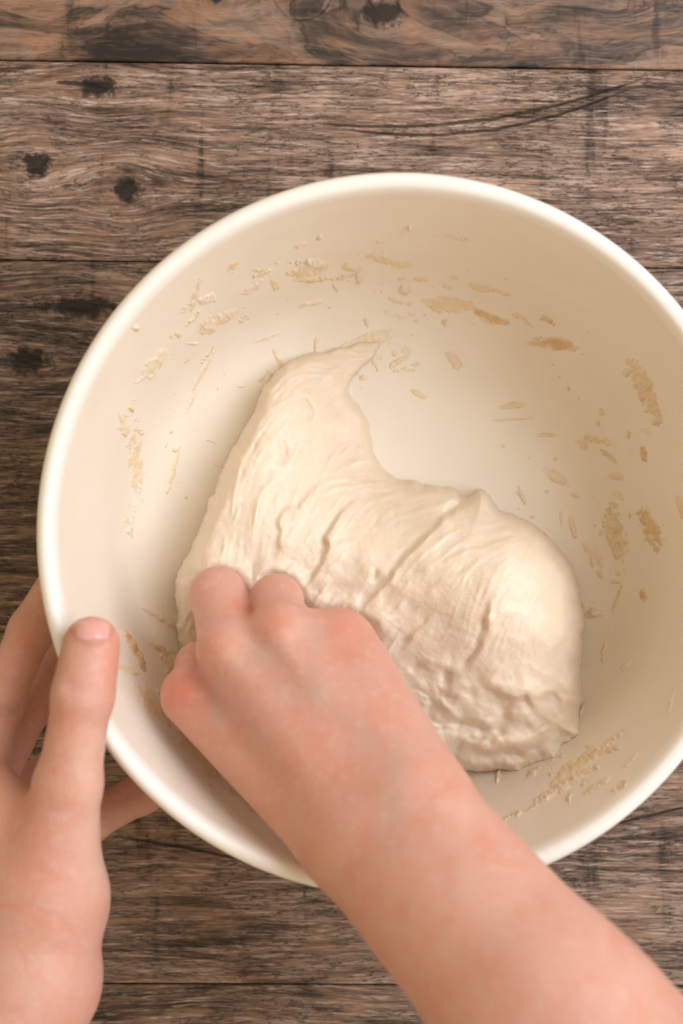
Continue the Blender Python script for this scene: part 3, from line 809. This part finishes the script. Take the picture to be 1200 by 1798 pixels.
# ---- right hand: back of the hand up, fingers dug into the dough, forearm leaving at the lower right
h = 0.11
def bounds(P, m):
    P = np.array(P); return P.min(0) - m, P.max(0) + m
RJ = dict(
    wr=J(626, 1472, 13.3), wu=J(728, 1412, 14.3), er=J(912, 1792, 18.0), eu=J(1018, 1766, 18.8),
    i1=J(338, 1222, 9.2), i2=J(352, 1172, 7.0), i3=J(398, 1172, 5.2), i4=J(440, 1178, 4.4),
    m1=J(402, 1142, 10.5), m2=J(383, 1046, 8.2), m3=J(408, 1078, 5.9), m4=J(432, 1108, 4.6),
    r1=J(492, 1112, 10.7), r2=J(486, 1056, 8.5), r3=J(506, 1088, 6.3), r4=J(526, 1118, 5.0),
    p1=J(594, 1126, 10.3), p2=J(598, 1118, 8.2), p3=J(600, 1146, 6.4), p4=J(600, 1175, 5.4),
    t0=J(592, 1440, 12.2), t1=J(492, 1318, 8.8), t2=J(440, 1250, 6.6), t3=J(465, 1185, 5.2))
lo, hi = bounds(list(RJ.values()), 3.4); hi[0] += 14; lo[1] -= 14; hi[2] += 8.5
R = Field(lo, hi, h)
g = RJ
Cn = lambda a, b, ra, rb, k=0.5, mid=0.0, **kw: R.cone(g[a] if isinstance(a, str) else a, g[b] if isinstance(b, str) else b, ra, rb, k, mid, **kw)
mw = (g['wr'] + g['wu']) / 2
Cn('wr', 'er', 1.95, 2.4, 0.8); Cn('wu', 'eu', 1.85, 2.32, 1.2); Cn(mw + [0, 0, .25], (g['er'] + g['eu']) / 2 + [0, 0, .3], 1.9, 2.45, 1.2)
dn = np.array([0, 0, -0.35])
Cn('wr', 'i1', 1.95, 1.22, 0.70); Cn(mw + [-.5, 0, 0.1], 'm1', 1.95, 1.22, 0.70); Cn(mw + [.5, 0.3, 0.1], 'r1', 1.95, 1.2, 0.70); Cn('wu', 'p1', 1.85, 1.2, 0.70)
Cn(g['r1'] + [0.2, -.1, -.15], g['p1'] + [-.1, 0.05, -.1], 1.05, 1.05, .5)
Cn(g['wu'] + [0, 0, -.8], g['p1'] + [0.35, -.6, -.9], 1.7, 1.25, 1.0)
Cn(J(975, 1752, 18.6), J(1340, 2110, 22.0), 2.6, 3.3, 1.2); Cn('er', J(1190, 2160, 21.0), 2.4, 2.9, 1.2)
Cn((J(1340, 2110, 22.0) + J(1190, 2160, 21.0)) / 2, J(1760, 2740, 26.0), 3.4, 4.2, 1.2)
Cn('t0', 't1', 1.45, 1.15, 0.9); Cn(g['t1'], (g['m1'] + g['r1']) / 2 + [0, -1, -1.4], 1.2, 1.2, 1.2)
for f_, r1, r2, r3, r4 in (('i', 1.12, 1.0, .86, .74), ('m', 1.17, 1.10, .92, .78), ('r', 1.12, 1.04, .88, .76), ('p', 1.08, .92, .78, .68)):
    Fg = Field(lo, hi, h)
    Fg.cone(g[f_ + '1'], g[f_ + '2'], r1, r2, 0.3, -0.06); Fg.cone(g[f_ + '2'], g[f_ + '3'], r2 * .97, r3, 0.3, -0.05); Fg.cone(g[f_ + '3'], g[f_ + '4'], r3, r4, 0.3)
    R.merge(Fg, 0.22)
Fg = Field(lo, hi, h); Fg.cone(g['t1'], g['t2'], 1.1, .98, .3); Fg.cone(g['t2'], g['t3'], .98, .8, .3); R.merge(Fg, 0.3)
# knuckles, tendons
for n_, rr in (('i1', .62), ('m1', .60), ('r1', .58), ('p1', .52)):
    kk = g[n_] + np.array([0, 0, 0.74]); R.cone(kk, kk + [0.05, -0.05, 0.06], rr, rr, 0.45)
for n_, e_ in (('i1', 0.28), ('m1', .42), ('r1', .55), ('p1', .68)):
    a = g[n_] + np.array([0.0, 0, 1.05]); b_ = g['wr'] * (1 - e_) + g['wu'] * e_ + np.array([0, 0, 1.55])
    R.cone(a, a * .45 + b_ * .55, .28, .2, 0.32)
# ulna head at the wrist
R.cone(J(778, 1432, 15.8), J(784, 1438, 15.8), .55, .55, .8)
# veins on the back of the hand, hollows and crease at the wrist, folds over the finger joints
def trace(Fd, pts, zhi, zlo, off, rad, k, cut=False):
    P = spline(pts, 5); zz = Fd.topz(P[:, 0], P[:, 1], zhi, zlo); P3 = W(P[:, 0], P[:, 1], zz + off)
    for a, b_ in zip(P3[:-1], P3[1:]): Fd.cone(a, b_, rad, rad, k, cut=cut)
V_, Q_ = R.mesh()
blobs = [('', [(312, 1215)], 42, (0.68, 0.21, 0.14), .9), ('', [(372, 1140)], 34, RED, .7), ('', [(400, 1150)], 34, PALE, .4), ('', [(480, 1092)], 30, RED, .7), ('', [(520, 1105)], 30, PALE, .35), ('', [(610, 1105)], 55, RED, .55),
         ('', [(330, 1290), (440, 1400), (560, 1500)], 50, (0.70, 0.38, 0.26), .45), ('', [(545, 1300), (560, 1330)], 50, RED, .3), ('', [(556, 1110), (552, 1200), (600, 1262), (660, 1300)], 16, BLUE, .38), ('', [(450, 1150), (540, 1215)], 30, BLUE, .45), ('', [(375, 1215), (380, 1260)], 12, BLUE, .4),
         ('', [(700, 1330), (690, 1400), (700, 1480)], 22, BLUE, .4), ('', [(760, 1390), (830, 1380)], 25, RED, .3), ('', [(845, 1485)], 22, RED, .5), ('', [(800, 1440)], 40, PALE, .3), ('', [(840, 1560), (900, 1640)], 50, PALE, .3), ('', [(700, 1560), (820, 1760)], 60, (0.70, 0.40, 0.28), .4), ('', [(415, 1060), (438, 1072)], 12, RED, .7)]
rh = mesh("hand", V_, Q_, M_skin, col=paint(V_, blobs))
rh["label"] = "bare right hand and forearm pulling at the dough inside the bowl"; rh["category"] = "hand"

# ---- left hand: thumb over the rim, fingers round the outside of the bowl
LJ = dict(
    t3=J(161, 1132, 13.25), t2=J(146, 1222, 13.75), t1=J(120, 1376, 13.4), t0=J(82, 1580, 12.6),
    w=J(54, 1722, 12.8), w2=J(20, 1730, 10.6), e=J(-190, 2230, 16.0), e2=J(-230, 2230, 14.0),
    i1=J(-52, 1400, 11.2), i2=J(-2, 1232, 9.6), i3=J(56, 1106, 8.4), i4=J(108, 1012, 7.4),
    m1=J(-50, 1450, 9.0), m2=J(14, 1300, 7.0), m3=J(92, 1190, 6.3), m4=J(160, 1100, 5.9),
    r1=J(-30, 1500, 7.2), r2=J(60, 1380, 5.2), r3=J(150, 1300, 4.9), r4=J(225, 1225, 4.9),
    p1=J(10, 1560, 6.6), p2=J(150, 1446, 6.0), p3=J(250, 1392, 5.7), p4=J(338, 1342, 5.5))
lo, hi = bounds(list(LJ.values()), 2.6)
lo -= 1.2; hi += 0.6
Lh = Field(lo, hi, h)
g = LJ
C2 = lambda a, b, ra, rb, k=0.5, mid=0.0, **kw: Lh.cone(g[a] if isinstance(a, str) else a, g[b] if isinstance(b, str) else b, ra, rb, k, mid, **kw)
C2('w', 'e', 2.35, 3.0, .8); C2('w2', 'e2', 2.2, 3.0, 1.0)
C2('t0', 'w', 2.0, 2.3, .8)
C2('i1', 'w', 1.35, 2.0, 1.0); C2('m1', 'w2', 1.35, 2.0, 1.0); C2('r1', 'w2', 1.3, 1.9, 1.0); C2('p1', 'w2', 1.25, 1.8, 1.0)
C2('t0', 'i1', 1.6, 1.2, 1.2); C2('t0', 'p1', 1.7, 1.1, 1.2)
C2(g['t1'] * .6 + g['t0'] * .4, g['i1'] + [0.3, 0, -.3], 0.8, 0.8, 1.4)
Tm = Field(lo, hi, h)
Tm.cone(g['t0'], g['t1'], 1.75, 1.22, .5, -0.05); Tm.cone(g['t1'], g['t2'], 1.18, 1.06, .3, -0.05); Tm.cone(g['t2'], g['t3'], 1.08, 1.02, .3, 0.03)
Lh.merge(Tm, 0.9)
for f_, r1, r2, r3, r4 in (('i', 1.15, .98, .88, .76), ('m', 1.15, 1.0, .88, .78), ('r', 1.1, .96, .85, .75), ('p', 1.02, .92, .84, .72)):
    Fg = Field(lo, hi, h)
    Fg.cone(g[f_ + '1'], g[f_ + '2'], r1, r2, .3, -.05); Fg.cone(g[f_ + '2'], g[f_ + '3'], r2 * .97, r3, .3, -.04); Fg.cone(g[f_ + '3'], g[f_ + '4'], r3, r4, .3)
    Lh.merge(Fg, 0.25)
# creases on the thumb's joint and the wrist
for pts, dp in (([(112, 1196), (140, 1204), (168, 1206)], .03), ([(116, 1208), (142, 1216), (176, 1216)], .035), ([(120, 1226), (150, 1232), (172, 1230)], .0), ([(0, 1582), (70, 1600), (130, 1636)], .0), ([(0, 1246), (20, 1250), (40, 1250)], .12)):
    P = spline(pts, 5); zz = Lh.topz(P[:, 0], P[:, 1], 18, 8); P3 = W(P[:, 0], P[:, 1], zz + 0.10)
    for a, b_ in zip(P3[:-1], P3[1:]): Lh.cone(a, b_, .10 + dp, .10 + dp, .08, cut=True)
V_, Q_ = Lh.mesh()
blobs = [('', [(165, 1085), (195, 1105)], 24, (0.80, 0.36, 0.29), .7), ('', [(200, 1150), (195, 1200)], 22, RED, .4), ('', [(110, 1260), (120, 1300)], 26, RED, .45), ('', [(93, 1355)], 7, (0.6, 0.2, 0.13), .7), ('', [(150, 1300), (160, 1400), (170, 1560)], 34, PALE, .5), ('', [(40, 1420), (60, 1520)], 60, RED, .3), ('', [(0, 1588), (70, 1605), (130, 1640)], 8, RED, .5), ('', [(20, 1180), (50, 1120)], 30, RED, .35), ('', [(60, 1700)], 60, PALE, .4)]
blobs.append(('', [(128, 1104), (134, 1122), (163, 1131), (191, 1122), (197, 1104)], 6, (0.52, 0.20, 0.14), .7))
lh = mesh("hand", V_, Q_, M_skin, col=paint(V_, blobs))
lh["label"] = "bare left hand gripping the bowl rim with its thumb on top"; lh["category"] = "hand"
# thumb nail
mn, nt, b = material("nail")
b.inputs['Base Color'].default_value = (0.74, 0.38, 0.34, 1); b.inputs['Roughness'].default_value = 0.2
b.inputs['Subsurface Weight'].default_value = 0.4; b.inputs['Subsurface Radius'].default_value = (1, .4, .3); b.inputs['Subsurface Scale'].default_value = .2 * U
u, v = np.meshgrid(np.linspace(-1, 1, 27), np.linspace(-1, 1, 25))
pxn = 163 + 32 * u * (1 - 0.12 * v * v); pyn = 1107 + 15 * v + 5 * (1 - u * u) * np.sign(v) * np.abs(v) ** 2
zz = Lh.topz(pxn, pyn, 17, 10)
edge = np.maximum(np.abs(u) ** 3, np.abs(v) ** 4)
zn = zz + 0.11 * (1 - edge) - 0.05 * (edge > 0.97)
ny, nx = u.shape; idx = np.arange(ny * nx).reshape(ny, nx)
qn = np.stack([idx[:-1, :-1], idx[1:, :-1], idx[1:, 1:], idx[:-1, 1:]], -1).reshape(-1, 4)
mesh("thumb_nail", W(pxn, pyn, zn).reshape(-1, 3), qn, mn, lh)
